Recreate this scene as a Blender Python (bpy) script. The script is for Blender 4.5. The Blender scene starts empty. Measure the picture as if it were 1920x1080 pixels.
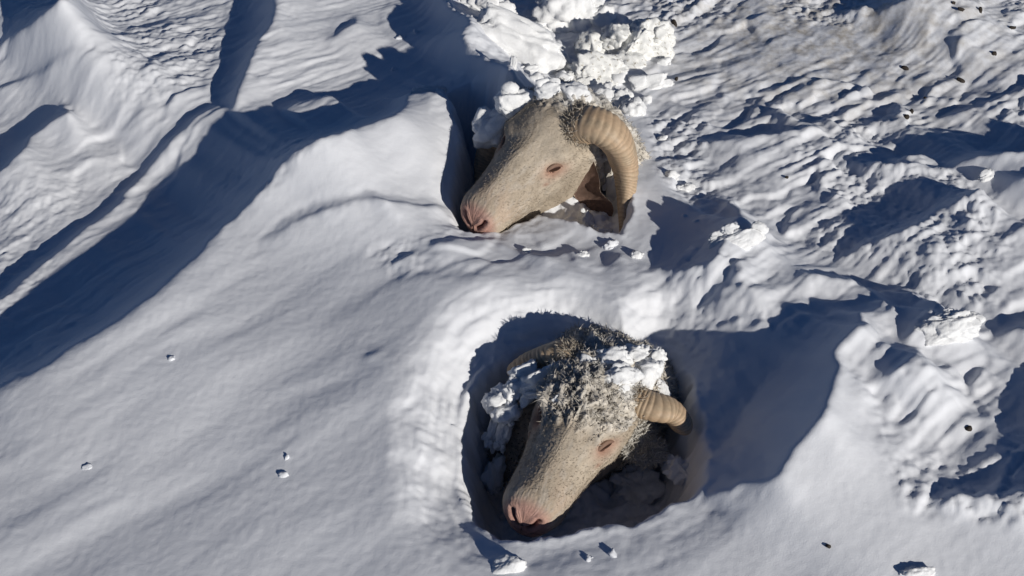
import bpy, bmesh, math, random
import numpy as np
from mathutils import Vector, Matrix

# ------------------------------------------------------------------ camera, sky, sun
scene = bpy.context.scene
R = math.radians
CAM_H, PITCH, HFOV = 1.60, R(42.0), R(42.0)
FPX = 960.0 / math.tan(HFOV / 2)              # focal length in photo pixels (1920 wide)

cam_data = bpy.data.cameras.new('camera')
cam_data.sensor_width = 36.0
cam_data.lens = 18.0 / math.tan(HFOV / 2)
cam_data.clip_start, cam_data.clip_end = 0.05, 2000.0
cam = bpy.data.objects.new('camera', cam_data)
cam.location = (0, 0, CAM_H)
cam.rotation_euler = (R(90) - PITCH, 0, 0)
scene.collection.objects.link(cam)
scene.camera = cam

SUN_EL = R(19.0)
SHADOW_DIR = np.array([-0.65, 0.76])         # direction in which shadows fall on the ground
SHADOW_DIR /= np.linalg.norm(SHADOW_DIR)
world = bpy.data.worlds.new('World')
scene.world = world
world.use_nodes = True
wn = world.node_tree.nodes
sky = wn.new('ShaderNodeTexSky')
sky.sky_type = 'NISHITA'
sky.sun_disc = False
sky.sun_elevation = SUN_EL
sun_dir = Vector((-SHADOW_DIR[0] * math.cos(SUN_EL), -SHADOW_DIR[1] * math.cos(SUN_EL), math.sin(SUN_EL)))
sky.sun_rotation = math.atan2(sun_dir.x, sun_dir.y)
sky.altitude = 3000
sky.air_density = 0.8
sky.dust_density = 0.0
sky.ozone_density = 6.0
wn['Background'].inputs['Strength'].default_value = 0.06
world.node_tree.links.new(sky.outputs['Color'], wn['Background'].inputs['Color'])

sun_data = bpy.data.lights.new('sun', 'SUN')
sun_data.energy = 5.0
sun_data.angle = R(0.6)
sun_data.color = (1.0, 0.955, 0.88)
sun = bpy.data.objects.new('sun', sun_data)
sun.rotation_euler = sun_dir.to_track_quat('Z', 'Y').to_euler()
scene.collection.objects.link(sun)

scene.view_settings.view_transform = 'Standard'
scene.view_settings.look = 'None'
scene.view_settings.gamma = 1.0
scene.view_settings.exposure = -0.30
scene.cycles.use_denoising = True
scene.cycles.max_bounces = 6
scene.cycles.diffuse_bounces = 4

# ------------------------------------------------------------------ helpers
def project(x, y, z):
    """world point -> photo pixel"""
    dz = z - CAM_H
    sp, cp = math.sin(PITCH), math.cos(PITCH)
    f = y * cp - dz * sp
    u = y * sp + dz * cp
    f = np.maximum(f, 1e-3)
    return 960 + FPX * x / f, 540 - FPX * u / f

def ray(px, py):
    sp, cp = math.sin(PITCH), math.cos(PITCH)
    a, b = (px - 960) / FPX, -(py - 540) / FPX
    return np.array([a, cp + b * sp, -sp + b * cp])

def at_z(px, py, z=0.0):
    """photo pixel -> the point of that view ray at height z"""
    r = ray(px, py)
    t = (z - CAM_H) / r[2]
    return np.array([0, 0, CAM_H]) + r * t

def hash2(ix, iy, seed):
    n = (ix.astype(np.int64) * 374761393 + iy.astype(np.int64) * 668265263 + seed * 974711) & 0x7fffffff
    n = ((n ^ (n >> 13)) * 1274126177) & 0x7fffffff
    n = n ^ (n >> 16)
    return (n & 0xffff) / 65535.0

def vnoise(x, y, seed=0):
    ix, iy = np.floor(x), np.floor(y)
    fx, fy = x - ix, y - iy
    fx = fx * fx * fx * (fx * (fx * 6 - 15) + 10)
    fy = fy * fy * fy * (fy * (fy * 6 - 15) + 10)
    a, b = hash2(ix, iy, seed), hash2(ix + 1, iy, seed)
    c, d = hash2(ix, iy + 1, seed), hash2(ix + 1, iy + 1, seed)
    return (a + (b - a) * fx) * (1 - fy) + (c + (d - c) * fx) * fy - 0.5

def fbm(x, y, oct=4, seed=0, gain=0.5):
    s, a = 0.0, 1.0
    for o in range(oct):
        s = s + a * vnoise(x * 2 ** o + 17.3 * o, y * 2 ** o - 9.1 * o, seed + o)
        a *= gain
    return s

def cells(x, y, seed):
    """nearest cell of a jittered grid: three random numbers of the cell and the offset from its centre"""
    ix, iy = np.floor(x), np.floor(y)
    best = np.full(x.shape, 1e9); out = [np.zeros(x.shape) for _ in range(5)]
    for i in (-1, 0, 1):
        for j in (-1, 0, 1):
            cx, cy = ix + i, iy + j
            dx, dy = x - cx - hash2(cx, cy, seed), y - cy - hash2(cx, cy, seed + 1)
            dd = dx * dx + dy * dy; m = dd < best
            best = np.where(m, dd, best)
            for k, v in enumerate((hash2(cx, cy, seed + 2), hash2(cx, cy, seed + 3), hash2(cx, cy, seed + 4), dx, dy)):
                out[k] = np.where(m, v, out[k])
    return out

def sstep(a, b, x):
    t = np.clip((x - a) / (b - a), 0, 1)
    return t * t * (3 - 2 * t)

def blur(img, n=1, axis=None):
    for _ in range(n):
        for ax in ((0, 1) if axis is None else (axis,)):
            img = 0.5 * img + 0.25 * (np.roll(img, 1, ax) + np.roll(img, -1, ax))
    return img

PX0, PY0, PSTEP, PW, PH = -700.0, -600.0, 2.0, 1700, 1100
def raster(polys):
    m = np.zeros((PH, PW), bool)
    for poly in polys:
        P = np.array(poly, float)
        x0 = max(int((P[:, 0].min() - PX0) / PSTEP) - 1, 0); x1 = min(int((P[:, 0].max() - PX0) / PSTEP) + 2, PW)
        y0 = max(int((P[:, 1].min() - PY0) / PSTEP) - 1, 0); y1 = min(int((P[:, 1].max() - PY0) / PSTEP) + 2, PH)
        X, Y = np.meshgrid(PX0 + PSTEP * np.arange(x0, x1), PY0 + PSTEP * np.arange(y0, y1))
        ins = np.zeros(X.shape, bool)
        for (ax, ay), (bx, by) in zip(P, np.roll(P, -1, 0)):
            if ay == by: continue
            c = ((ay > Y) != (by > Y)) & (X < (bx - ax) * (Y - ay) / (by - ay) + ax)
            ins ^= c
        m[y0:y1, x0:x1] |= ins
    return m

def look(img, px, py):
    """bilinear lookup of a raster in photo-pixel space"""
    fx = np.clip((px - PX0) / PSTEP, 0, PW - 1.01); fy = np.clip((py - PY0) / PSTEP, 0, PH - 1.01)
    ix, iy = fx.astype(int), fy.astype(int)
    fx, fy = fx - ix, fy - iy
    return ((img[iy, ix] * (1 - fx) + img[iy, ix + 1] * fx) * (1 - fy) +
            (img[iy + 1, ix] * (1 - fx) + img[iy + 1, ix + 1] * fx) * fy)

def poly_sd(poly, X, Y):
    """signed distance to a ground-plane polygon, positive inside"""
    P = np.array(poly, float)
    d2 = np.full(X.shape, 1e9); ins = np.zeros(X.shape, bool)
    for (ax, ay), (bx, by) in zip(P, np.roll(P, -1, 0)):
        ex, ey = bx - ax, by - ay
        t = np.clip(((X - ax) * ex + (Y - ay) * ey) / (ex * ex + ey * ey + 1e-12), 0, 1)
        d2 = np.minimum(d2, (X - ax - t * ex) ** 2 + (Y - ay - t * ey) ** 2)
        if ay != by:
            ins ^= ((ay > Y) != (by > Y)) & (X < (bx - ax) * (Y - ay) / (by - ay) + ax)
    d = np.sqrt(d2)
    return np.where(ins, d, -d)

def grid_mesh(name, V, nu, nv, wrap_v=False):
    """quad mesh from an (nu, nv, 3) array of points"""
    me = bpy.data.meshes.new(name)
    idx = np.arange(nu * nv).reshape(nu, nv)
    if wrap_v: idx = np.concatenate([idx, idx[:, :1]], 1)
    F = np.stack([idx[:-1, :-1], idx[1:, :-1], idx[1:, 1:], idx[:-1, 1:]], -1).reshape(-1, 4)
    return mesh_np(name, np.asarray(V).reshape(-1, 3), F, me)

def mesh_np(name, V, F, me=None, smooth=True):
    me = me or bpy.data.meshes.new(name)
    V = np.ascontiguousarray(V, np.float32); F = np.ascontiguousarray(F, np.int32)
    k = F.shape[1]
    me.vertices.add(len(V)); me.vertices.foreach_set('co', V.ravel())
    me.loops.add(F.size); me.loops.foreach_set('vertex_index', F.ravel())
    me.polygons.add(len(F))
    me.polygons.foreach_set('loop_start', np.arange(len(F), dtype=np.int32) * k)
    me.polygons.foreach_set('loop_total', np.full(len(F), k, np.int32))
    me.polygons.foreach_set('use_smooth', np.full(len(F), smooth))
    me.update(); me.validate()
    return me

def obj(name, me, mat=None, parent=None, label=None, cat=None, group=None, kind=None):
    o = bpy.data.objects.new(name, me)
    scene.collection.objects.link(o)
    if mat: me.materials.append(mat)
    if parent: o.parent = parent
    if label: o['label'] = label
    if cat: o['category'] = cat
    if group: o['group'] = group
    if kind: o['kind'] = kind
    return o

def new_mat(name):
    m = bpy.data.materials.new(name); m.use_nodes = True
    nt = m.node_tree
    b = nt.nodes['Principled BSDF']
    return m, nt, b

def N(nt, t, **kw):
    n = nt.nodes.new(t)
    for k, v in kw.items():
        if k.startswith('i_'): n.inputs[k[2:].replace('_', ' ')].default_value = v
        else: setattr(n, k, v)
    return n

def vcol(me, name, rgb):
    a = me.color_attributes.new(name, 'FLOAT_COLOR', 'POINT')
    c = np.ones((len(me.vertices), 4), np.float32)
    rgb = np.asarray(rgb, np.float32)
    if rgb.ndim == 1: rgb = rgb[:, None]
    c[:, :rgb.shape[1]] = rgb if rgb.shape[1] == 3 else np.repeat(rgb, 1, 1)
    a.data.foreach_set('color', c.ravel())

# ------------------------------------------------------------------ the snow field
# outlines (photo pixels) of the hollows behind each wind ridge; ridges are raised on the sunward side of each
HOLLOWS = [
 [(-10,-30),(140,-30),(135,6),(90,36),(30,66),(-10,92)],
 # the long lee of the drift, with its arms
 [(428,-160),(428,0),(422,36),(410,72),(402,111),(386,147),(392,175),(326,215),(298,247),(279,279),(223,334),(175,378),(127,410),(60,460),(0,500),(-120,590),(-120,800),
  (0,728),(108,671),(199,611),(289,550),(361,484),(430,414),(470,374),(501,342),(537,306),(577,279),(621,259),(677,243),(727,222),(760,200),(762,172),(838,172),
  (858,215),(940,190),(940,160),(962,138),(958,117),(913,100),(873,83),(867,57),(888,42),(860,20),(833,0),(835,-60),(735,-60),(727,0),(712,37),(720,60),(737,73),(727,110),(693,130),(677,147),(629,167),(589,163),(557,163),(513,183),(470,195),
  (434,215),(442,199),(454,147),(478,88),(509,48),(521,0),(530,-160)],
 [(-60,350),(-20,250),(24,227),(60,195),(84,181),(104,187),(137,213),(107,223),(60,255),(36,295),(8,318)],
 [(-60,175),(48,135),(104,111),(171,86),(167,96),(120,116),(60,143),(-20,172)],
 [(167,68),(223,56),(271,40),(318,20),(326,28),(279,50),(239,62),(179,74)],
 [(255,131),(279,100),(302,88),(342,76),(350,80),(302,102),(279,125),(259,137)],
 [(609,68),(629,40),(645,30),(673,32),(653,52),(621,76)],
 [(220,260),(255,225),(285,190),(262,205),(230,240)],
 # right-hand side
 [(1399,188),(1440,184),(1444,199),(1478,210),(1485,221),(1440,220),(1410,206)],
 [(1500,208),(1526,214),(1556,225),(1579,231),(1538,231),(1515,221)],
 [(1609,218),(1631,203),(1673,191),(1691,203),(1691,218),(1650,231),(1616,231)],
 [(1279,261),(1313,244),(1369,236),(1444,229),(1478,240),(1530,233),(1534,240),(1463,248),(1388,257),(1313,265)],
 [(1736,221),(1763,195),(1800,184),(1838,165),(1894,146),(2060,110),(2060,135),(1960,158),(1875,176),(1838,195),(1793,210),(1755,225)],
 [(1564,289),(1620,284),(1665,272),(1650,258),(1688,247),(1763,240),(1815,240),(1845,221),(1875,225),(1898,236),(2100,250),(2100,288),(1980,289),(1838,296),(1763,304),(1688,306),(1613,308),(1586,300)],
 [(1538,485),(1560,455),(1579,425),(1600,395),(1640,370),(1706,330),(1763,332),(1808,349),(1840,352),(1793,382),(1706,429),(1624,459),(1575,478)],
 [(1515,492),(1560,504),(1613,519),(1650,526),(1703,545),(1763,573),(1733,590),(1714,620),(1690,640),(1672,622),(1665,580),(1640,545),(1600,525),(1560,522),(1520,517)],
 [(1238,345),(1255,365),(1279,386),(1305,371),(1350,364),(1361,375),(1395,405),(1365,425),(1361,455),(1342,489),(1305,500),(1249,507),(1210,500),(1190,480),(1205,440),(1225,395)],
 [(1399,541),(1440,530),(1478,508),(1519,489),(1526,504),(1485,528),(1440,543),(1410,551)],
 [(1459,600),(1470,567),(1511,556),(1560,560),(1597,556),(1635,530),(1650,549),(1665,567),(1646,579),(1605,590),(1631,605),(1594,627),(1560,657),(1530,642),(1511,612),(1478,607)],
 [(1330,560),(1360,540),(1372,510),(1392,500),(1385,530),(1362,560),(1342,575)],
 [(1635,665),(1650,635),(1688,639),(1721,661),(1695,691),(1650,721),(1624,731),(1631,699)],
 [(1830,605),(1860,590),(1894,575),(2060,560),(2060,590),(1960,603),(1875,626),(1845,622)],
 [(1920,661),(1894,685),(1870,719),(1856,762),(1837,810),(1813,830),(1774,868),(1736,897),(1721,931),(1750,940),(1784,936),(1822,926),(1851,945),(1890,931),(1960,916),(1990,860),(1990,640)],
 [(1826,466),(1875,425),(1912,402),(2000,380),(2000,400),(1940,412),(1882,446),(1838,472)],
 [(1759,549),(1785,534),(1815,522),(1800,539),(1770,554)],
 [(1665,502),(1720,462),(1770,425),(1785,403),(1822,407),(1815,420),(1770,447),(1720,480)],
 [(1459,396),(1519,368),(1530,356),(1568,360),(1560,373),(1523,381),(1470,400)],
 [(1485,431),(1538,410),(1590,393),(1595,401),(1560,420),(1515,432)],
 [(1556,15),(1575,-60),(1760,-60),(1706,-4),(1669,19),(1624,10),(1583,25)],
 [(1690,150),(1706,143),(1733,126),(1748,124),(1736,141),(1712,152)],
 [(1765,88),(1770,79),(1796,60),(1808,64),(1789,83),(1775,90)],
 [(1845,310),(1912,311),(2060,325),(2060,340),(1905,342),(1880,362),(1850,350)],
 # the fold in the drift and the scuffed snow before the upper head
 [(480,462),(525,428),(560,406),(600,391),(650,381),(692,365),(730,373),(800,376),(838,385),(790,389),(720,384),(690,378),(640,396),(590,408),(550,424),(500,455)],
 [(700,495),(740,478),(800,462),(850,442),(852,450),(800,472),(750,490)],
 [(780,457),(820,443),(858,434),(850,443),(812,455)],
 [(905,452),(960,458),(1000,462),(1060,456),(1075,462),(1040,480),(1000,478),(950,466)],
 [(1110,470),(1140,465),(1160,480),(1150,505),(1130,510),(1112,490)],
 [(668,664),(700,654),(716,650),(712,660),(690,672)],
 # the wide bowl beside the lower head
 [(1285,672),(1350,625),(1450,600),(1540,620),(1578,690),(1552,760),(1485,850),(1452,908),(1400,895),(1330,925),(1300,900),(1310,800),(1300,720)],
]
# a low crest inside the long lee that still catches the sun
CRESTS = [[(418,197),(380,215),(340,247),(300,292),(262,332),(231,372),(180,412),(130,452),(60,512),(0,562),(-100,630),(-100,655),(0,585),(80,522),(150,470),(230,405),(285,348),(330,305),(368,268),(385,232)],
          [(517,210),(545,196),(585,186),(621,183),(625,190),(590,196),(550,205)]]
ROUGH = [[(1240,-300),(2600,-300),(2600,1300),(1900,980),(1700,960),(1620,760),(1560,640),(1320,600),(1250,520),(1320,420),(1240,330),(1200,180)],
         [(-600,-500),(1240,-500),(1200,180),(900,150),(620,250),(420,420),(100,660),(-600,1000)]]
SCUFF = [[(690,470),(860,420),(1000,420),(1180,460),(1320,480),(1330,640),(1240,590),(1050,540),(900,520),(740,520)]]

_m_hollow = raster(HOLLOWS) & ~raster(CRESTS)
_m_hollow = (blur(_m_hollow.astype(float), 2))
_m_rough = np.maximum(blur(raster(ROUGH[:1]).astype(float), 60), 0.65 * blur(raster(ROUGH[1:]).astype(float), 60))
_m_scuff = blur(raster(SCUFF).astype(float), 40)

# wind direction of the streaks (photo: they rise to the right)
_w = at_z(1300, 420) - at_z(900, 640)
WIND = np.array([_w[0], _w[1]]); WIND /= np.linalg.norm(WIND)

MOUNDS = [(770, 245, 0.17, 0.08), (1010, 720, 0.34, 0.05)]

def base_height(X, Y):
    a = X * WIND[0] + Y * WIND[1]; b = -X * WIND[1] + Y * WIND[0]
    h = 0.03 * fbm(a * 0.8, b * 1.7, 3, 11)
    for (px, py, r, amp) in MOUNDS:
        q = at_z(px, py, 0.05)
        h = h + amp * np.exp(-((X - q[0]) ** 2 + (Y - q[1]) ** 2) / (r * r))
    # the ground drops away beyond the lee of the drift
    p0, p1 = at_z(-100, 700, 0.05), at_z(430, 330, 0.05)
    tx, ty = p1[0] - p0[0], p1[1] - p0[1]; ln = math.hypot(tx, ty)
    dist = (-(X - p0[0]) * ty + (Y - p0[1]) * tx) / ln
    along = ((X - p0[0]) * tx + (Y - p0[1]) * ty) / (ln * ln)
    return h - 0.10 * sstep(-0.10, 0.16, dist) * sstep(1.35, 0.95, along)

TAN = math.tan(SUN_EL)
STEP = 0.006
_ns, _nt = 800, 800
_c0 = np.array([0.0, 2.0])
_s = (np.arange(_ns) - _ns / 2) * STEP
_t = (np.arange(_nt) - _nt / 2) * STEP
_S, _T = np.meshgrid(_s, _t, indexing='ij')
_X = _c0[0] + _S * SHADOW_DIR[0] - _T * SHADOW_DIR[1]
_Y = _c0[1] + _S * SHADOW_DIR[1] + _T * SHADOW_DIR[0]
_h0 = base_height(_X, _Y)
_warp = 7.0
_wx = _warp * fbm(_X * 22, _Y * 22, 3, 31); _wy = _warp * fbm(_X * 22, _Y * 22, 3, 37)

def march(mask):
    """raise ridges so that the low sun throws its shade over the masked hollows"""
    e = np.zeros(_nt)                       # height above the base, carried towards the sun
    out = np.zeros((_ns, _nt)); dip = np.zeros((_ns, _nt))
    run = np.zeros(_nt); prev = np.zeros(_nt, bool)
    dec = math.exp(-STEP / 0.21)
    hline = np.zeros(_nt)
    # run lengths
    L = np.zeros((_ns, _nt)); pos = np.zeros((_ns, _nt))
    c = np.zeros(_nt)
    for i in range(_ns):                    # distance from the sunward edge
        c = np.where(mask[i], c + STEP, 0); pos[i] = c
    c = np.zeros(_nt)
    for i in range(_ns - 1, -1, -1):
        c = np.where(mask[i], np.maximum(c, pos[i]), 0); L[i] = c
    for i in range(_ns - 1, -1, -1):
        inm = mask[i]
        nxt = _h0[i + 1] if i + 1 < _ns else _h0[i]
        e_in = e + STEP * TAN * 1.03 + (nxt - _h0[i])
        e_out = e * dec
        e_out = 0.5 * e_out + 0.25 * (np.roll(e_out, 1) + np.roll(e_out, -1))
        e = np.where(inm, e_in, e_out)
        out[i] = e
        u = np.where(inm, pos[i] / np.maximum(L[i], 1e-6), 0)
        dip[i] = 0.34 * L[i] * TAN * 4 * u * (1 - u) * (1.25 - 0.5 * u) + 0.004 * np.minimum(L[i] / 0.05, 1) * 4 * u * (1 - u)
    return out, dip

_h = _h0.copy()
for _it in range(7):
    px, py = project(_X, _Y, _h)
    mk = look(_m_hollow, px + _wx, py + _wy) > 0.5
    vis = (px > -650) & (px < 2600) & (py > -560) & (py < 1500)
    e, dip = march(mk & vis)
    new = _h0 + e - dip
    new = blur(new, 1)
    _h = 0.35 * _h + 0.65 * new if _it < 6 else new
_soft = blur(_h, 14)
_px, _py = project(_X, _Y, _h)
_m_fold = blur(raster([[(440,500),(520,410),(600,365),(700,345),(870,360),(870,410),(700,405),(600,430),(520,470)], [(650,690),(660,640),(730,635),(725,680)], [(1290,960),(1280,640),(1440,560),(1600,580),(1660,700),(1560,860),(1480,960),(1400,960)]]).astype(float), 8)
_rg = np.maximum(np.maximum(look(_m_rough, _px, _py), 0.6 * look(_m_scuff, _px, _py)), look(_m_fold, _px, _py))
_h = _h * (0.25 + 0.75 * _rg) + _soft * (0.75 - 0.75 * _rg)
_inm = blur(mk.astype(float), 3)

def from_march(img, X, Y):
    dx, dy = X - _c0[0], Y - _c0[1]
    fs = (dx * SHADOW_DIR[0] + dy * SHADOW_DIR[1]) / STEP + _ns / 2
    ft = (-dx * SHADOW_DIR[1] + dy * SHADOW_DIR[0]) / STEP + _nt / 2
    ok = (fs > 0) & (fs < _ns - 2) & (ft > 0) & (ft < _nt - 2)
    fs = np.clip(fs, 0, _ns - 1.01); ft = np.clip(ft, 0, _nt - 1.01)
    i, j = fs.astype(int), ft.astype(int); a, b = fs - i, ft - j
    v = (img[i, j] * (1 - b) + img[i, j + 1] * b) * (1 - a) + (img[i + 1, j] * (1 - b) + img[i + 1, j + 1] * b) * a
    return v, ok

def gpoly(pts, z=0.0):
    """photo-pixel outline -> outline on the snow surface"""
    out = []
    for p in pts:
        zz = z
        for _ in range(6):
            q = at_z(p[0], p[1], zz)
            if z == 0.0:
                v, ok = from_march(_h, np.array([q[0]]), np.array([q[1]]))
                zz = 0.5 * zz + 0.5 * float(v[0])
        out.append((q[0], q[1]))
    return out

# hollows round the two heads: outline, depth, wall width
PIT2 = [(890,935),(872,860),(872,770),(888,690),(922,640),(985,612),(1050,604),(1110,622),(1165,655),(1210,650),(1245,618),(1272,650),(1295,690),(1315,760),(1325,840),(1315,885),(1280,915),(1200,958),(1100,985),(985,998),(930,985)]
BOWL2 = [(1285,672),(1350,625),(1450,600),(1540,620),(1578,690),(1552,760),(1485,850),(1452,908),(1400,895),(1330,925),(1290,945),(1230,900),(1230,720)]
PIT1 = [(850,412),(853,340),(866,260),(852,205),(832,172),(880,150),(950,150),(1000,185),(1010,300),(950,370),(895,412)]
PIT1B = [(860,425),(870,300),(1000,200),(1120,240),(1178,330),(1182,400),(1168,448),(1130,440),(1085,424),(1010,402),(940,432),(890,432)]

def snow_height(X, Y):
    base = base_height(X, Y)
    v, ok = from_march(_h, X, Y)
    r = np.sqrt((X - _c0[0]) ** 2 + (Y - _c0[1]) ** 2)
    k = sstep(2.36, 2.0, np.maximum(np.abs((X - _c0[0]) * SHADOW_DIR[0] + (Y - _c0[1]) * SHADOW_DIR[1]), np.abs(-(X - _c0[0]) * SHADOW_DIR[1] + (Y - _c0[1]) * SHADOW_DIR[0])))
    h = base * (1 - k) + v * k
    px, py = project(X, Y, h)
    inv = (Y > 0.3)
    rough = np.where(inv, np.maximum(look(_m_rough, px, py), 0.55 * look(_m_scuff, px, py)), 1.0)
    rough = np.where((r > 2.4), 1.0, rough)
    dark, _ = from_march(_inm, X, Y)
    calm = 1 - 0.45 * np.clip(dark, 0, 1) * k
    a = X * WIND[0] + Y * WIND[1]; b = -X * WIND[1] + Y * WIND[0]
    b2 = b + 0.05 * fbm(a * 3, b * 3, 2, 77)
    # wind-cut streaks: stepped ridges drawn out along the wind
    n1 = fbm(a * 2.2, b2 * 9, 4, 3, 0.55)
    n2 = fbm(a * 7, b2 * 30, 3, 5, 0.55)
    n3 = fbm(a * 3.5, b2 * 42, 3, 65, 0.6)
    ridged = (1 - 2 * np.abs(n1)) ** 2
    crumb = fbm(X * 55, Y * 55, 3, 9, 0.6)
    patch = sstep(-0.15, 0.25, fbm(X * 4, Y * 4, 2, 19))
    def stairs(v):
        f = v - np.floor(v)
        return np.floor(v) + sstep(0.72, 1.0, f)
    wx = 0.03 * fbm(X * 9, Y * 9, 3, 81); wy = 0.03 * fbm(X * 9 + 4, Y * 9, 3, 83)
    nl = fbm((a + wx) * 3.2, (b + wy) * 7.5, 3, 23, 0.55)
    # slabs of broken crust: angular cells, each lifted and tilted its own way
    r1, r2, r3, dx, dy = cells((a + 0.6 * wx) * 9, (b + 0.6 * wy) * 17, 201)
    plate = (r1 - 0.5) + 1.5 * (r2 - 0.5) * dx + 1.5 * (r3 - 0.5) * dy
    q1, q2, q3, ex, ey = cells((a + wx) * 26, (b + wy) * 40, 301)
    plate2 = (q1 - 0.5) + 1.4 * (q2 - 0.5) * ex + 1.4 * (q3 - 0.5) * ey
    plate, plate2 = blur(plate, 2), blur(plate2, 1)
    broken = sstep(-0.10, 0.18, fbm(X * 2.6 + 2, Y * 2.6, 3, 29))
    grain = np.abs(fbm(X * 95, Y * 95, 2, 61, 0.6))
    vary = 0.35 + 1.3 * sstep(-0.3, 0.35, fbm(X * 3.1 + 7, Y * 3.1, 2, 87))
    h = h + calm * rough * (0.006 * n1 + 0.011 * plate * broken + 0.0042 * plate2 * (0.2 + 0.8 * broken) * vary + 0.0042 * n3 * vary + 0.0025 * n2 * vary + 0.0065 * crumb * (0.25 + patch) - 0.004 * grain * patch)
    # smooth drift: faint long ripples
    s = 1 - rough
    h = h + s * (0.010 * fbm(a * 1.3, b2 * 5, 3, 41) + 0.0012 * fbm(a * 9, b2 * 26, 2, 43) + 0.0018 * sstep(0.05, 0.42, fbm(a * 1.9, b2 * 9, 3, 49)) + 0.0006 * fbm(X * 120, Y * 120, 2, 45))
    return h, rough, dark * k

G_CREV = gpoly([(1203,652),(1238,620),(1256,630),(1264,668),(1302,698),(1290,714),(1250,694),(1232,660)])
G_PIT1, G_PIT1B, G_PIT2, G_BOWL2 = gpoly(PIT1), gpoly(PIT1B), gpoly(PIT2), gpoly(BOWL2)

def full_height(X, Y):
    h, rough, dark = snow_height(X, Y)
    near = (np.abs(X) < 1.2) & (Y > 0.7) & (Y < 3.2)
    xs, ys = X[near], Y[near]
    wob = 0.012 * fbm(xs * 16, ys * 16, 4, 51, 0.6)
    hh = h[near]
    sd = poly_sd(G_BOWL2, xs, ys) + wob
    hh = hh - 0.03 * sstep(0.02, 0.16, sd)
    sd = poly_sd(G_PIT2, xs, ys) + wob
    ang = np.arctan2(ys - 1.45, xs - 0.12)
    lee = sstep(-0.5, 0.3, np.cos(ang) * SHADOW_DIR[0] + np.sin(ang) * SHADOW_DIR[1])
    hh = hh + (0.0012 + 0.0038 * lee) * sstep(-0.15, -0.03, sd) * sstep(0.04, -0.01, sd) * fbm(sd * 90, ang * 3.0, 3, 97, 0.6)
    lee = sstep(-0.5, 0.3, np.cos(ang) * SHADOW_DIR[0] + np.sin(ang) * SHADOW_DIR[1])
    hh = hh - (0.015 + 0.05 * lee) * sstep(-0.14, 0.0, sd) ** 1.5 - 0.19 * sstep(-0.012, 0.06, sd)
    sd = poly_sd(G_PIT1, xs, ys) + wob
    hh = hh - 0.012 * sstep(-0.05, 0.0, sd) - 0.24 * sstep(-0.008, 0.06, sd)
    sd = poly_sd(G_PIT1B, xs, ys) + wob
    hh = hh - 0.075 * sstep(-0.006, 0.035, sd)
    crev = poly_sd(G_CREV, xs, ys) + 0.4 * wob
    hh = hh - 0.16 * sstep(-0.002, 0.012, crev)
    inside = np.maximum(sstep(-0.03, 0.03, poly_sd(G_PIT2, xs, ys)), sstep(-0.02, 0.03, np.maximum(poly_sd(G_PIT1, xs, ys), poly_sd(G_PIT1B, xs, ys))))
    hh = hh + inside * (0.022 * fbm(xs * 18, ys * 18, 3, 91) + 0.012 * np.abs(fbm(xs * 50, ys * 50, 3, 93, 0.6)))
    h = h.copy(); h[near] = hh
    return h, rough, dark

def axis(lo, hi, step, far, n):
    core = np.arange(lo, hi, step)
    g = np.geomspace(step * 1.5, far, n)
    return np.concatenate([(lo - np.cumsum(g))[::-1], core, core[-1] + np.cumsum(g)])

gx = axis(-1.42, 1.42, 0.0036, 60.0, 60)
gy = axis(0.98, 3.15, 0.0036, 60.0, 60)
GX, GY = np.meshgrid(gx, gy, indexing='ij')
GH, G_rough, G_dark = full_height(GX, GY)

def ground_at(x, y):
    i = np.clip(np.searchsorted(gx, x) - 1, 0, len(gx) - 2); j = np.clip(np.searchsorted(gy, y) - 1, 0, len(gy) - 2)
    a, b = (x - gx[i]) / (gx[i + 1] - gx[i]), (y - gy[j]) / (gy[j + 1] - gy[j])
    return (GH[i, j] * (1 - b) + GH[i, j + 1] * b) * (1 - a) + (GH[i + 1, j] * (1 - b) + GH[i + 1, j + 1] * b) * a

def on_snow(px, py):
    """first point of the view ray of a photo pixel on the snow"""
    r = ray(px, py)
    o = np.array([0, 0, CAM_H])
    lo = (0.35 - CAM_H) / r[2]; hi = (-0.4 - CAM_H) / r[2]
    ts = np.linspace(lo, hi, 400)
    P = o + ts[:, None] * r
    gz = np.array([ground_at(p[0], p[1]) for p in P])
    below = np.nonzero(P[:, 2] < gz)[0]
    k = below[0] if len(below) else len(ts) - 1
    p = P[k].copy(); p[2] = gz[k]
    return p

# snow material
m_snow, nt, bs = new_mat('wind_packed_snow')
tc = N(nt, 'ShaderNodeTexCoord')
n_f = N(nt, 'ShaderNodeTexNoise', i_Scale=420.0, i_Detail=3.0)
n_m = N(nt, 'ShaderNodeTexNoise', i_Scale=95.0, i_Detail=4.0)
for n in (n_f, n_m): nt.links.new(tc.outputs['Object'], n.inputs['Vector'])
b1 = N(nt, 'ShaderNodeBump', i_Strength=0.25, i_Distance=0.0012)
b2 = N(nt, 'ShaderNodeBump', i_Strength=0.09, i_Distance=0.004)
nt.links.new(n_f.outputs['Fac'], b1.inputs['Height']); nt.links.new(n_m.outputs['Fac'], b2.inputs['Height'])
nt.links.new(b1.outputs['Normal'], b2.inputs['Normal']); nt.links.new(b2.outputs['Normal'], bs.inputs['Normal'])
n_d = N(nt, 'ShaderNodeTexNoise', i_Scale=6.0, i_Detail=5.0)
nt.links.new(tc.outputs['Object'], n_d.inputs['Vector'])
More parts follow.
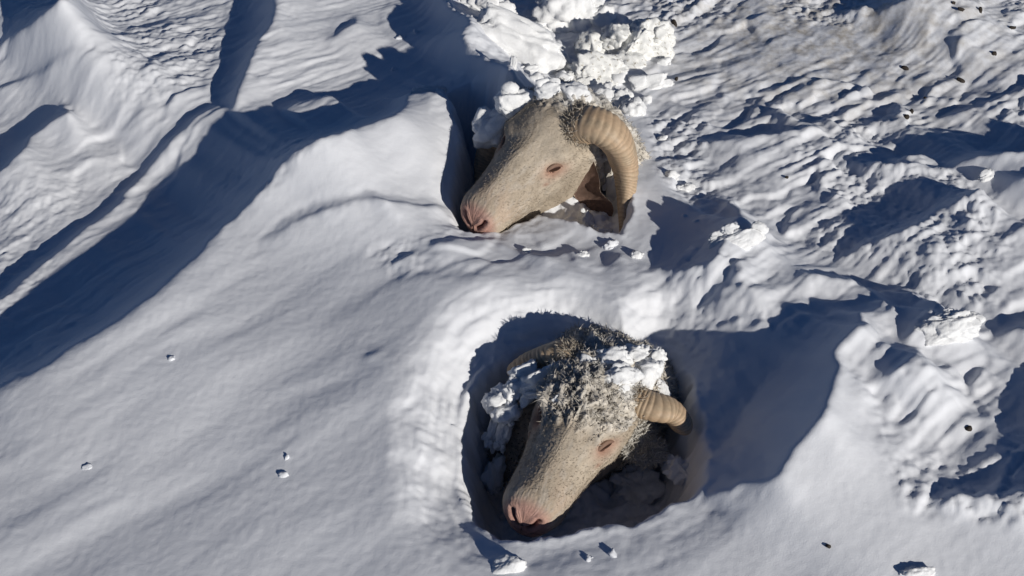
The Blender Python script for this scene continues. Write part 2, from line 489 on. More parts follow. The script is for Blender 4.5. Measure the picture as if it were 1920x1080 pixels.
# blown soil staining the snow at the far right
sub = N(nt, 'ShaderNodeVectorMath', operation='SUBTRACT'); _dp = at_z(1540, 60)
sub.inputs[1].default_value = (_dp[0], _dp[1], 0)
mulv = N(nt, 'ShaderNodeVectorMath', operation='MULTIPLY'); mulv.inputs[1].default_value = (1.5, 2.0, 0)
ln = N(nt, 'ShaderNodeVectorMath', operation='LENGTH')
nt.links.new(tc.outputs['Object'], sub.inputs[0]); nt.links.new(sub.outputs[0], mulv.inputs[0]); nt.links.new(mulv.outputs[0], ln.inputs[0])
mr = N(nt, 'ShaderNodeMapRange'); mr.inputs['From Min'].default_value = 1.0; mr.inputs['From Max'].default_value = 0.0
nt.links.new(ln.outputs['Value'], mr.inputs['Value'])
n_s = N(nt, 'ShaderNodeTexNoise', i_Scale=22.0, i_Detail=6.0, i_Roughness=0.7)
nt.links.new(tc.outputs['Object'], n_s.inputs['Vector'])
mr2 = N(nt, 'ShaderNodeMapRange'); mr2.inputs['From Min'].default_value = 0.41; mr2.inputs['From Max'].default_value = 0.72
nt.links.new(n_s.outputs['Fac'], mr2.inputs['Value'])
mm = N(nt, 'ShaderNodeMath', operation='MULTIPLY'); nt.links.new(mr.outputs[0], mm.inputs[0]); nt.links.new(mr2.outputs[0], mm.inputs[1])
mx0 = N(nt, 'ShaderNodeMix', data_type='RGBA'); mx0.inputs['A'].default_value = (0.765, 0.78, 0.815, 1); mx0.inputs['B'].default_value = (0.69, 0.70, 0.73, 1)
nt.links.new(n_d.outputs['Fac'], mx0.inputs['Factor'])
mx = N(nt, 'ShaderNodeMix', data_type='RGBA'); mx.inputs['B'].default_value = (0.27, 0.22, 0.145, 1)
nt.links.new(mm.outputs[0], mx.inputs['Factor']); nt.links.new(mx0.outputs['Result'], mx.inputs['A'])
nt.links.new(mx.outputs['Result'], bs.inputs['Base Color'])
bs.inputs['Roughness'].default_value = 0.7
bs.inputs['Specular IOR Level'].default_value = 0.25

snow = obj('snow_ground', grid_mesh('snow_ground', np.stack([GX, GY, GH], -1), len(gx), len(gy)), m_snow, kind='structure')

# ------------------------------------------------------------------ the sheep
def cr_interp(xs, ys, x):
    """smooth cubic through the points (xs ascending)"""
    xs, ys = np.array(xs, float), np.array(ys, float)
    m = np.gradient(ys, xs)
    i = np.clip(np.searchsorted(xs, x) - 1, 0, len(xs) - 2)
    h = xs[i + 1] - xs[i]; t = (x - xs[i]) / h
    return ((2*t**3 - 3*t**2 + 1) * ys[i] + (t**3 - 2*t**2 + t) * h * m[i] + (-2*t**3 + 3*t**2) * ys[i+1] + (t**3 - t**2) * h * m[i+1])

STN = [  # x, half width, top, widest level, bottom   (nose at +x, forehead at +z)
 (-0.46, .170, .070, -.085, -.330), (-0.36, .160, .072, -.080, -.320), (-0.26, .140, .074, -.070, -.300), (-0.17, .115, .080, -.055, -.300),
 (-0.10, .095, .088, -.040, -.270), (-0.05, .082, .095, -.016, -.215), (-0.01, .072, .098, -.002, -.165), (.025, .067, .096, .010, -.138),
 (.055, .064, .092, .019, -.126), (.080, .061, .085, .023, -.116), (.105, .054, .074, .020, -.104), (.130, .0500, .068, .012, -.094),
 (.160, .0455, .059, .006, -.083), (.190, .0425, .051, .002, -.075), (.215, .0405, .045, -.001, -.068), (.238, .0385, .038, -.002, -.058),
 (.254, .0345, .031, -.005, -.053), (.264, .0300, .023, -.008, -.045), (.271, .0220, .013, -.011, -.035), (.2752, .011, .001, -.013, -.024), (.2765, .0015, -.010, -.013, -.015)]

def g3(P, c, r):
    return np.exp(-(((P[..., 0] - c[0]) / r[0]) ** 2 + ((np.abs(P[..., 1]) - c[1]) / r[1]) ** 2 + ((P[..., 2] - c[2]) / r[2]) ** 2))

def seg_d(y, z, a, b):
    ax, ay = a; bx, by = b
    t = np.clip(((y - ax) * (bx - ax) + (z - ay) * (by - ay)) / ((bx - ax) ** 2 + (by - ay) ** 2), 0, 1)
    return np.hypot(y - ax - t * (bx - ax), z - ay - t * (by - ay))

def grid_normals(P):
    du = np.gradient(P, axis=0)
    dv = np.roll(P, -1, 1) - np.roll(P, 1, 1)
    n = np.cross(du, dv)
    return n / (np.linalg.norm(n, axis=-1, keepdims=True) + 1e-12)

def outward(P):
    n = grid_normals(P); o = P - P.mean(axis=1, keepdims=True)
    return n * np.sign((n * o).sum(-1, keepdims=True) + 1e-9)

def head_grid(wool_front, seed, neck):
    x = np.concatenate([np.linspace(-0.46, -0.05, 60, endpoint=False), np.linspace(-0.05, 0.235, 130, endpoint=False), 0.235 + 0.0415 * np.sin(np.linspace(0, math.pi / 2, 70))])
    nv = 220
    th = np.linspace(0, 2 * math.pi, nv, endpoint=False)
    S = np.array(STN)
    w, zt, zm, zb = [cr_interp(S[:, 0], S[:, k], x)[:, None] for k in (1, 2, 3, 4)]
    X = np.repeat(x[:, None], nv, 1); c, s = np.cos(th)[None], np.sin(th)[None]
    taper = 0.16 + 0.20 * sstep(-0.1, 0.1, X) - 0.10 * sstep(0.2, 0.26, X)
    roof = sstep(0.04, 0.13, X) * sstep(0.262, 0.225, X)
    q = np.where(c > 0, 0.88 + 0.32 * roof, 0.86)
    yy = w * np.sign(s) * np.abs(s) ** (0.86 + 0.42 * roof * (c > 0)) * (1 - taper * np.maximum(-c, 0) ** 1.1)
    zz = zm + np.where(c > 0, zt - zm, zm - zb) * np.sign(c) * np.abs(c) ** q
    bend = np.where(X < -0.02, -neck * (X + 0.02) ** 2, 0)
    P = np.stack([X, yy, zz + bend], -1)
    n = grid_normals(P)
    d = np.zeros(X.shape)
    d += 0.0075 * g3(P, (.088, .05, .057), (.026, .02, .011))            # brow
    d -= 0.0070 * g3(P, (.104, .05, .037), (.016, .02, .010))            # socket
    d += 0.0040 * g3(P, (.106, .045, .020), (.022, .02, .008))           # lower orbit rim
    d += 0.0050 * g3(P, (.035, .05, -.055), (.045, .03, .035))           # cheek muscle
    d -= 0.0025 * g3(P, (.150, .036, .004), (.035, .02, .012))           # hollow before the cheek
    d -= 0.0025 * g3(P, (.135, .030, -.038), (.03, .02, .012))
    d -= 0.0020 * g3(P, (.125, .04, .024), (.014, .02, .004))            # tear line
    d += 0.0030 * g3(P, (.060, .0, .085), (.030, .03, .02))              # forehead dome
    d += 0.0022 * g3(P, (.245, .026, -.012), (.018, .02, .012))          # upper lip pad
    front = sstep(.246, .262, X)
    nd = np.minimum(seg_d(np.abs(P[..., 1]), P[..., 2], (.0175, .004), (.0135, -.006)), seg_d(np.abs(P[..., 1]), P[..., 2], (.0135, -.006), (.006, -.015)))
    d -= 0.0060 * front * np.exp(-(nd / .0023) ** 2)                     # nostrils
    d += 0.0020 * front * np.exp(-((nd - .0065) / .0030) ** 2)
    d -= 0.0024 * sstep(.262, .27, X) * np.exp(-(P[..., 1] / .0014) ** 2) * (P[..., 2] < -.012)   # cleft lip
    mz = -.030 - .010 * sstep(.23, .17, X) + 0.004 * sstep(.255, .275, X)
    mouth = sstep(.165, .19, X) * np.exp(-((P[..., 2] - mz) / .0022) ** 2)
    d -= 0.0046 * mouth
    wr = sstep(.19, .21, X) * sstep(.258, .24, X) * np.exp(-((P[..., 2] + .010) / .012) ** 2)
    d += 0.0007 * wr * np.sin(X * 1500 + 60 * P[..., 2])                 # lip wrinkles
    top = np.clip(n[..., 2], 0, 1)
    lim = 0.012 + (wool_front - 0.012) * sstep(0.15, 0.7, top)
    nz = fbm(X * 40 + seed, th[None] * 7, 3, seed)
    wool = sstep(lim + .022, lim - .022, X + 0.02 * nz)
    ws = fbm(X * 95, np.repeat(th[None], len(x), 0) * 9 + X * 9, 3, seed + 4, 0.6)
    d += wool * (0.008 + 0.010 * ws + 0.006 * fbm(X * 30, th[None] * 4 + X * 0, 2, seed + 9))
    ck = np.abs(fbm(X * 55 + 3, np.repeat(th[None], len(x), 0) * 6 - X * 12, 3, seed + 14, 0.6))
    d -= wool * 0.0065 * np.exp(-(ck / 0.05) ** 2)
    d += (1 - wool) * 0.0008 * fbm(X * 160, np.repeat(th[None], len(x), 0) * 18, 2, seed + 7)
    P = P + n * d[..., None]
    n = grid_normals(P)
    # coat colour
    cream = np.array([.465, .395, .31]); woolc = np.array([.51, .47, .41]); pink = np.array([.42, .20, .17]); eyec = np.array([.36, .17, .115])
    grime = np.array([.36, .30, .23])
    col = cream[None, None] * (0.92 + 0.22 * fbm(X * 45, th[None] * 6 + X * 0, 3, seed + 21))[..., None]
    wet = sstep(0.0, 0.35, fbm(X * 24 + 1, th[None] * 2.2 + X * 3, 3, seed + 51))
    def mix(col, c2, f): return col * (1 - f[..., None]) + c2 * f[..., None]
    col = mix(col, np.array([.45, .335, .25]), 0.6 * sstep(.17, .25, X) * sstep(-.3, .6, fbm(X * 30, th[None] * 3 + X * 0, 2, seed + 2) + 0.2))
    col = mix(col, grime, 0.45 * g3(P, (.19, .0, .05), (.06, .016, .03)))
    col = mix(col, np.array([.30, .245, .185]), 0.5 * wet)
    col = mix(col, np.array([.55, .55, .55]), 0.12 * sstep(.1, .4, fbm(X * 70, th[None] * 9 + X * 0, 3, seed + 53)) * sstep(.02, .2, X))
    col = mix(col, pink, sstep(.256, .272, X) * 0.65)
    col = mix(col, np.array([.11, .045, .04]), np.clip(front * np.exp(-(nd / .0024) ** 2) * 1.0, 0, 1))
    col = mix(col, np.array([.15, .07, .055]), np.clip(mouth * 0.85, 0, 1))
    col = mix(col, eyec, 0.9 * g3(P, (.108, .05, .035), (.024, .03, .010)))
    col = mix(col, eyec * 0.6, 0.7 * g3(P, (.133, .045, .020), (.008, .02, .003)))
    wv = woolc[None, None] * (1.0 + 0.5 * ws + 0.25 * nz)[..., None]
    fr = sstep(0.05, 0.30, fbm(X * 28 + 9, th[None] * 3.5 + X * 5, 3, seed + 33)) * sstep(.09, .03, X) * sstep(-.2, .5, top)
    wv = mix(wv, np.array([.60, .61, .62]), 0.45 * fr)
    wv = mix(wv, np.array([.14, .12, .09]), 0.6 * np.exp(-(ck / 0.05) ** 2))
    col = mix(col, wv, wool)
    return P, n, np.clip(col, .01, .95), wool, x, th

def attr_mat(name, rough, spec, bump=None, scale=300.0):
    m, nt, b = new_mat(name)
    a = N(nt, 'ShaderNodeVertexColor', layer_name='coat')
    nz = N(nt, 'ShaderNodeTexNoise', i_Scale=scale, i_Detail=3.0)
    tc = N(nt, 'ShaderNodeTexCoord'); nt.links.new(tc.outputs['Object'], nz.inputs['Vector'])
    mr = N(nt, 'ShaderNodeMapRange'); mr.inputs['To Min'].default_value = 0.7; mr.inputs['To Max'].default_value = 1.25
    nt.links.new(nz.outputs['Fac'], mr.inputs['Value'])
    mu = N(nt, 'ShaderNodeVectorMath', operation='SCALE')
    nt.links.new(a.outputs['Color'], mu.inputs[0]); nt.links.new(mr.outputs[0], mu.inputs['Scale'])
    nt.links.new(mu.outputs[0], b.inputs['Base Color'])
    b.inputs['Roughness'].default_value = rough; b.inputs['Specular IOR Level'].default_value = spec
    if bump:
        bp = N(nt, 'ShaderNodeBump', i_Strength=0.5, i_Distance=bump)
        nt.links.new(nz.outputs['Fac'], bp.inputs['Height']); nt.links.new(bp.outputs['Normal'], b.inputs['Normal'])
    return m

m_coat = attr_mat('sheep_coat', 0.85, 0.15, 0.0012, 420.0)
m_hair = attr_mat('sheep_hair', 0.75, 0.25)
m_horn = attr_mat('sheep_horn', 0.55, 0.35, 0.0008, 160.0)
m_ear = attr_mat('sheep_ear', 0.8, 0.15, 0.001, 300.0)
m_eye, _nt, _b = new_mat('sheep_eye'); _b.inputs['Base Color'].default_value = (.035, .016, .010, 1); _b.inputs['Roughness'].default_value = 0.12

def locks(P, n, col, weight, count, seed, length, width, lean, curl, rings=5, sides=4, var=(0.80, 0.45)):
    """short curved tapering tufts rooted on the coat, as one mesh"""
    rng = np.random.default_rng(seed)
    pts, nn, cc = P.reshape(-1, 3), n.reshape(-1, 3), col.reshape(-1, 3)
    A = np.linalg.norm(np.cross(np.gradient(P, axis=0), np.roll(P, -1, 1) - np.roll(P, 1, 1)), axis=-1).ravel()
    w = weight.ravel() * A; w = w / w.sum()
    k = rng.choice(len(pts), count, p=w)
    p0, nr, c = pts[k], nn[k], cc[k]
    p0 = p0 + rng.normal(size=p0.shape) * 0.0012
    back = np.array([-1.0, 0, -0.25])
    d = nr * (1 - lean) + back * lean + rng.normal(size=p0.shape) * curl[0]
    d /= np.linalg.norm(d, axis=1, keepdims=True)
    side = np.cross(d, rng.normal(size=d.shape)); side /= np.linalg.norm(side, axis=1, keepdims=True)
    L = length * (0.55 + 0.9 * rng.random(count)); W = width * (0.6 + 0.8 * rng.random(count))
    t = np.linspace(0, 1, rings)
    cur = curl[1] * (rng.random(count) * 2 - 1)
    V = np.zeros((count, rings, sides, 3))
    for i, tt in enumerate(t):
        cen = p0 + d * (L * tt)[:, None] + side * (L * cur * tt * tt)[:, None] - nr * (L * 0.25 * tt * tt)[:, None]
        rad = W * (1 - tt) ** 0.4 * (0.8 if i == 0 else 1.0) + 0.00005
        b2 = np.cross(d, side)
        for j in range(sides):
            a = 2 * math.pi * j / sides
            V[:, i, j] = cen + (side * math.cos(a) + b2 * math.sin(a)) * rad[:, None]
    base = (np.arange(count) * rings * sides)[:, None, None]
    q = []
    for i in range(rings - 1):
        for j in range(sides):
            j2 = (j + 1) % sides
            q.append([i * sides + j, i * sides + j2, (i + 1) * sides + j2, (i + 1) * sides + j])
    F = (base + np.array(q)[None]).reshape(-1, 4)
    me = mesh_np('locks', V.reshape(-1, 3), F)
    vc = c * (var[0] + var[1] * rng.random(count))[:, None]
    vcol(me, 'coat', np.clip(np.repeat(vc, rings * sides, 0), .01, .95))
    return me

def tube(points, radii, n_u, n_v, shape=None):
    """smooth tube through points with parallel-transported frames -> grid (n_u, n_v, 3), arc, frames"""
    K = np.array(points, float); k = np.linspace(0, 1, len(K)); u = np.linspace(0, 1, n_u)
    C = np.stack([cr_interp(k, K[:, a], u) for a in range(3)], -1)
    r = cr_interp(k, np.array(radii, float), u)
    T = np.gradient(C, axis=0); T /= np.linalg.norm(T, axis=1, keepdims=True)
    up = np.cross(T[0], [0, 0, 1.0]); up /= np.linalg.norm(up); fr = [up]
    for i in range(1, n_u):
        v = fr[-1] - T[i] * (fr[-1] @ T[i]); fr.append(v / np.linalg.norm(v))
    A = np.array(fr); B = np.cross(T, A)
    th = np.linspace(0, 2 * math.pi, n_v, endpoint=False)
    arc = np.concatenate([[0], np.cumsum(np.linalg.norm(np.diff(C, axis=0), axis=1))])
    return C, r, A, B, th, arc

def horn_mesh(points, radii, pitch, blunt, seed, base_dark=0.0, flat=0.85):
    n_u, n_v = 260, 48
    C, r, A, B, th, arc = tube(points, radii, n_u, n_v)
    ph = arc / pitch + 0.35 * np.sin(arc * 90 + seed) + 0.15 * np.sin(arc * 230 + 2 * seed)
    saw = (ph % 1.0); ring = np.where(saw < 0.7, np.sin(saw / 0.7 * math.pi * 0.5), np.cos((saw - 0.7) / 0.3 * math.pi * 0.5))
    fade = sstep(1.0, 0.82, arc / arc[-1]) * 0.85 + 0.15
    TH = th[None]
    sh = 1 + 0.07 * np.cos(3 * TH + 0.5) + 0.05 * np.cos(TH)
    shift = 0.25 * np.sin(TH + 1.0) + 0.12 * np.sin(2 * TH)                # rings lean round the horn
    ph2 = ph[:, None] + shift; s2 = ph2 % 1.0
    ring2 = np.where(s2 < 0.7, np.sin(s2 / 0.7 * math.pi * 0.5), np.cos((s2 - 0.7) / 0.3 * math.pi * 0.5))
    R_ = r[:, None] * sh * (1 + (0.038 * ring2 - 0.019) * (0.5 + 1.3 * sstep(-.3, .3, fbm(arc[:, None] * 45, TH * 1.5, 2, seed + 70))) * fade[:, None]) * (1 + 0.03 * fbm(arc[:, None] * 60 + seed, TH * 3, 2, seed))
    e = np.clip((arc[-1] - arc) / (r[-1] * blunt + 1e-6), 0, 1)
    R_ = R_ * np.sqrt(1 - (1 - e[:, None]) ** 2 + 1e-5)
    V = C[:, None] + A[:, None] * (np.cos(TH) * R_)[..., None] + B[:, None] * (np.sin(TH) * R_ * flat)[..., None]
    me = grid_mesh('horn', V, n_u, n_v, True)
    dark, light, warm = np.array([.22, .155, .10]), np.array([.50, .385, .26]), np.array([.43, .27, .16])
    f = np.clip(0.25 + 0.75 * ring2, 0, 1)[..., None]
    nz = fbm(arc[:, None] * 40, TH * 2 + arc[:, None] * 0, 3, seed + 5)[..., None]
    f = 0.35 + 0.65 * f
    col = dark * (1 - f) + light * f + 0.25 * nz * light
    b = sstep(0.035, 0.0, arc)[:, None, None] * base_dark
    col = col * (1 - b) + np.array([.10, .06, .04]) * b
    w = np.clip(0.5 + 1.2 * nz, 0, 1) * 0.5
    col = col * (1 - w) + warm * f * w + dark * (1 - f) * w * 0.8
    vcol(me, 'coat', np.clip(col, .01, .9).reshape(-1, 3))
    return me, V, np.clip(col, .01, .9), arc

def ear_mesh(points, widths, cup, normal, inner, outer, seed):
    """leaf-shaped cupped ear: outer and inner skins joined round the rim"""
    n_u, n_v = 60, 40
    K = np.array(points, float); k = np.linspace(0, 1, len(K)); u = np.linspace(0, 1, n_u)
    C = np.stack([cr_interp(k, K[:, a], u) for a in range(3)], -1); w = cr_interp(k, np.array(widths, float), u)
    T = np.gradient(C, axis=0); T /= np.linalg.norm(T, axis=1, keepdims=True)
    Nn = np.array(normal, float)[None] - T * (T @ np.array(normal, float))[:, None]; Nn /= np.linalg.norm(Nn, axis=1, keepdims=True)
    Sd = np.cross(T, Nn)
    th = np.linspace(0, 2 * math.pi, n_v, endpoint=False)[None]
    sv = np.sin(th); inside = np.cos(th)
    thick = 0.0032 * (1 - 0.6 * np.abs(sv) ** 4)
    curve = cup * (1 - 0.6 * u[:, None]) * sv ** 2
    V = C[:, None] + Sd[:, None] * (sv * w[:, None])[..., None] + Nn[:, None] * ((curve * w[:, None]) + thick * inside)[..., None]
    V += 0.0012 * fbm(u[:, None] * 30, th * 4, 2, seed)[..., None] * Nn[:, None]
    me = grid_mesh('ear', V, n_u, n_v, True)
    f = sstep(-.2, .3, inside)[..., None] * np.ones((n_u, 1, 1))
    col = np.array(outer) * (1 - f) + np.array(inner) * f
    col = col * (1 + 0.4 * fbm(u[:, None] * 20, th * 3, 2, seed + 3))[..., None]
    vcol(me, 'coat', np.clip(col, .01, .9).reshape(-1, 3))
    return me, V, np.clip(col, .01, .9)

def eye_mesh(c, sgn):
    """narrow almond of a half-shut eye"""
    nu, nv = 20, 36
    u = np.linspace(0, 1, nu)[:, None]; t = np.linspace(0, 2 * math.pi, nv, endpoint=False)[None]
    x = u * .0165 * np.cos(t); z = u * .0064 * np.sin(t) * (1 - 0.35 * (x / .0165) ** 2) + 0.0018 * (x / .0165)
    y = .0052 * np.sqrt(1 - (0.98 * u) ** 2) + 0 * t
    V = np.stack([c[0] + x, c[1] + sgn * (y + .0008) + sgn * EYE_TILT * -x, c[2] + z], -1)
    return grid_mesh('eye', V if sgn > 0 else V[:, ::-1], nu, nv, True)

EYE_TILT = 0.30
def lid_mesh(c, sgn):
    """thick rim of the lids round the almond"""
    nu, nv = 64, 12
    t = np.linspace(0, 2 * math.pi, nu)[:, None]; s = np.linspace(0, 2 * math.pi, nv, endpoint=False)[None]
    x = .0172 * np.cos(t); z = .0070 * np.sin(t) * (1 - 0.35 * np.cos(t) ** 2) + 0.0016 * np.cos(t)
    r = .0019 + .0016 * np.clip(np.sin(t), 0, 1)
    ox, oz = np.cos(t) * .45, np.sin(t)
    V = np.stack([c[0] + x + r * np.cos(s) * ox, c[1] + sgn * (.0030 + r * np.sin(s) - EYE_TILT * x), c[2] + z + r * np.cos(s) * oz], -1)
    me = grid_mesh('eyelid', V if sgn > 0 else V[:, ::-1], nu, nv, True)
    f = np.clip(np.cos(s) * 0.5 + 0.5, 0, 1)[..., None] * np.ones((nu, 1, 1))
    vcol(me, 'coat', (np.array([.10, .045, .032]) * (1 - f) + np.array([.26, .17, .125]) * f).reshape(-1, 3))
    return me

def frame(s, loc, fwd, left, up):
    M = np.eye(4); M[:3, 0], M[:3, 1], M[:3, 2], M[:3, 3] = fwd * s, left * s, up * s, loc
    return M

def px_fit(M, local_pts, pix):
    """keep each point's distance from the eye, slide it sideways onto its pixel; None keeps the anatomical point"""
    out = []; Mi = np.linalg.inv(M); sp, cp = math.sin(PITCH), math.cos(PITCH)
    for p, q in zip(local_pts, pix):
        w = (M @ np.array([*p, 1.0]))[:3]
        if q is not None:
            f = w[1] * cp - (w[2] - CAM_H) * sp
            w = np.array([0, 0, CAM_H]) + ray(*q) * f
        out.append((Mi @ np.array([*w, 1.0]))[:3])
    return out

def build_sheep(M, label, wool_front, seed, horn_l, horn_r, ear_l, ear_r, n_wool, neck):
    root = obj('sheep', None, label=label, cat='sheep')
    root.empty_display_size = 0.05
    root.matrix_world = Matrix(M.tolist())
    P, n, col, wool, x, th = head_grid(wool_front, seed, neck)
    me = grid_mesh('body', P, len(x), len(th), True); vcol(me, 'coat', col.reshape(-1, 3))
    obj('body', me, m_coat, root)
    vis = sstep(-0.34, -0.26, P[..., 0])
    obj('wool', locks(P, n, 0.35 * col + 0.65 * blur(col, 6), wool * vis, n_wool, seed, 0.0056, 0.00085, 0.62, (0.7, 2.4), 4, 3, (0.9, 0.4)), m_hair, root, kind='stuff')
    fw = (1 - wool) * sstep(.262, .235, P[..., 0]) * (1 - 0.95 * g3(P, (.104, .05, .036), (.018, .03, .010)))
    obj('face_hair', locks(P, n, col * 1.05, fw, 14000, seed + 1, 0.0055, 0.00022, 0.91, (0.06, 0.3), 3, 3, (0.92, 0.2)), m_hair, root, kind='stuff')
    for sgn in (1, -1):
        k = np.argmin((P[..., 0] - .104) ** 2 + (P[..., 2] - .036) ** 2 + 10.0 * (np.sign(P[..., 1]) != sgn))
        ec = P.reshape(-1, 3)[k]
        e = obj('eye', eye_mesh(ec, sgn), m_eye, root)
        obj('eyelid', lid_mesh(ec, sgn), m_coat, e)
    for h in (horn_l, horn_r):
        hm, HV, hcol, arc = horn_mesh(*h)
        ho = obj('horn', hm, m_horn, root)
        wgt = np.exp(-((arc - 0.036) / 0.011) ** 2)[:, None] * np.ones((1, HV.shape[1]))
        T = np.gradient(HV.mean(1), axis=0); T /= np.linalg.norm(T, axis=1, keepdims=True)
        nn = 0.55 * outward(HV) + 0.8 * T[:, None]
        cc = np.ones(HV.shape) * np.array([.44, .385, .31])
        obj('wool', locks(HV, nn, cc, wgt, 700, seed + 60, 0.0085, 0.0007, 0.0, (0.6, 1.2), 4, 3), m_hair, ho, kind='stuff')
    for e in (ear_l, ear_r):
        em, EV, ecol = ear_mesh(*e[:-1]); eo = obj('ear', em, m_ear, root)
        if e[-1]:
            obj('wool', locks(EV, outward(EV), ecol, np.ones(EV.shape[:2]), e[-1], seed + 30, 0.008, 0.0011, 0.1, (0.6, 1.4), 5, 3), m_hair, eo, kind='stuff')
    return root

def orth(fwd, left):
    f = np.array(fwd, float); f /= np.linalg.norm(f); l = np.array(left, float); l -= f * (f @ l); l /= np.linalg.norm(l)
    return f, l, np.cross(f, l)

M1 = frame(1.07, (0.092, 2.122, 0.066), *orth((-0.600, -0.800, -0.045), (0.800, -0.595, -0.075)))
M2 = frame(1.07, (0.132, 1.5078, -0.029), *orth((-0.406, -0.905, 0.122), (0.870, -0.410, -0.120)))

M1[:3, 0] *= 0.92; M2[:3, 0] *= 0.95; M2[:3, 1] *= 1.16; M1[:3, 1] *= 1.20; M1[:3, 2] *= 1.06           # a broad-browed ram
h1l = px_fit(M1, [(.020, .015, .055), (.0, .075, .098), (-.02, .105, .085), (-.025, .122, .040), (-.005, .128, .005), (.025, .132, -.012), (.055, .136, -.020)],
             [None, (1114, 236), (1152, 260), (1170, 305), (1174, 352), (1171, 400), (1166, 445)])
h1r = px_fit(M1, [(.0, -.015, .055), (-.01, -.065, .070), (-.015, -.098, .050), (-.005, -.112, .015), (.015, -.114, -.020), (.035, -.110, -.045), (.05, -.105, -.055)],
             [None, (995, 205), (958, 222), (926, 260), (908, 300), (900, 335), (902, 360)])
h2l = px_fit(M2, [(.012, .015, .055), (.0, .070, .085), (-.01, .095, .080), (-.012, .115, .055)],
             [None, (1220, 762), (1258, 772), (1290, 812)])
h2r = px_fit(M2, [(.0, -.015, .055), (-.01, -.075, .090), (-.02, -.105, .070), (-.015, -.125, .035)],
             [None, (1066, 666), (1005, 678), (955, 704)])
hr1 = [.034, .0355, .033, .0265, .0195, .0120, .004]
hr2 = [.025, .0245, .0215, .0165]
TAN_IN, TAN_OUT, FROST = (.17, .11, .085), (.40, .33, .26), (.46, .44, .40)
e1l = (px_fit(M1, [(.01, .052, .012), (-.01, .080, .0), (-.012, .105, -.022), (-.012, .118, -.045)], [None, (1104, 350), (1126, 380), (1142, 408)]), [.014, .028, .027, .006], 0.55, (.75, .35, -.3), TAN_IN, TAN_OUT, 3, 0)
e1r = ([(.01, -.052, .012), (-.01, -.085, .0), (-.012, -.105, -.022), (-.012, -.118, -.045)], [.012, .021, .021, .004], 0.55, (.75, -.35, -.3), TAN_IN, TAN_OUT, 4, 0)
e2l = (px_fit(M2, [(.03, .045, .030), (.02, .070, .028), (.01, .095, .020), (.005, .115, .010)], [None, (1190, 826), (1216, 838), (1240, 836)]), [.018, .028, .026, .008], 0.3, (.5, .1, .8), FROST, FROST, 5, 3000)
e2r = (px_fit(M2, [(.03, -.045, .020), (.03, -.072, .005), (.035, -.095, -.02), (.04, -.110, -.05)], [None, (975, 800), (950, 850), (935, 905)]), [.016, .026, .026, .008], 0.5, (.7, -.4, .3), TAN_OUT, TAN_OUT, 6, 2000)

sheep1 = build_sheep(M1, 'cream-faced sheep with a large ringed horn curling round its ear, muzzle resting on snow', 0.022, 3,
                     (h1l, hr1, .0068, 1.2, 1, 0.35), (h1r, hr1, .0068, 1.2, 2, 0.3), e1l, e1r, 16000, 6.0)
sheep2 = build_sheep(M2, 'woolly grey sheep deep in a snow hollow with a short blunt horn and pink nose', 0.118, 8,
                     (h2l, hr2, .0055, 1.0, 3, 0.5), (h2r, hr2, .0080, 1.0, 4, 1.0), e2l, e2r, 30000, 3.0)

# ------------------------------------------------------------------ loose snow and crumbs
from mathutils.bvhtree import BVHTree
bpy.context.view_layer.update()
_bv, _bf = [], []
for root in (sheep1, sheep2):
    for ch in root.children:
        if ch.name.split('.')[0] in ('body', 'horn', 'ear'):
            me = ch.data
            co = np.empty(len(me.vertices) * 3, np.float32); me.vertices.foreach_get('co', co)
            Mw = np.array(root.matrix_world)
            co = co.reshape(-1, 3) @ Mw[:3, :3].T + Mw[:3, 3]
            fi = np.empty(len(me.loops), np.int32); me.loops.foreach_get('vertex_index', fi)
            o0 = len(_bv)
            _bv.extend(map(tuple, co)); _bf.extend((fi.reshape(-1, 4) + o0).tolist())
_bvh = BVHTree.FromPolygons(_bv, _bf)

def hit(px, py):
    """nearest thing seen along the view ray of a pixel"""
    r = ray(px, py); d = Vector(r).normalized()
    loc, _, _, dist = _bvh.ray_cast(Vector((0, 0, CAM_H)), d, 6.0)
    g = on_snow(px, py)
    if loc is not None and dist < np.linalg.norm(g - np.array([0, 0, CAM_H])) + 0.004:
        return np.array(loc)
    return g

def n3(P, s, seed, oct=3):
    return (fbm(P[:, 0] * s + P[:, 2] * s * 0.7, P[:, 1] * s, oct, seed) + fbm(P[:, 1] * s + 5, P[:, 2] * s - P[:, 0] * s * 0.6, oct, seed + 3) + fbm(P[:, 2] * s, P[:, 0] * s + P[:, 1] * s * 0.5, oct, seed + 6)) / 1.5

def ico(sub):
    bm = bmesh.new(); bmesh.ops.create_icosphere(bm, subdivisions=sub, radius=1.0)
    V = np.array([v.co[:] for v in bm.verts]); F = np.array([[v.index for v in f.verts] for f in bm.faces]); bm.free()
    return V, F
_ICO = {k: ico(k) for k in (2, 3, 4, 5)}

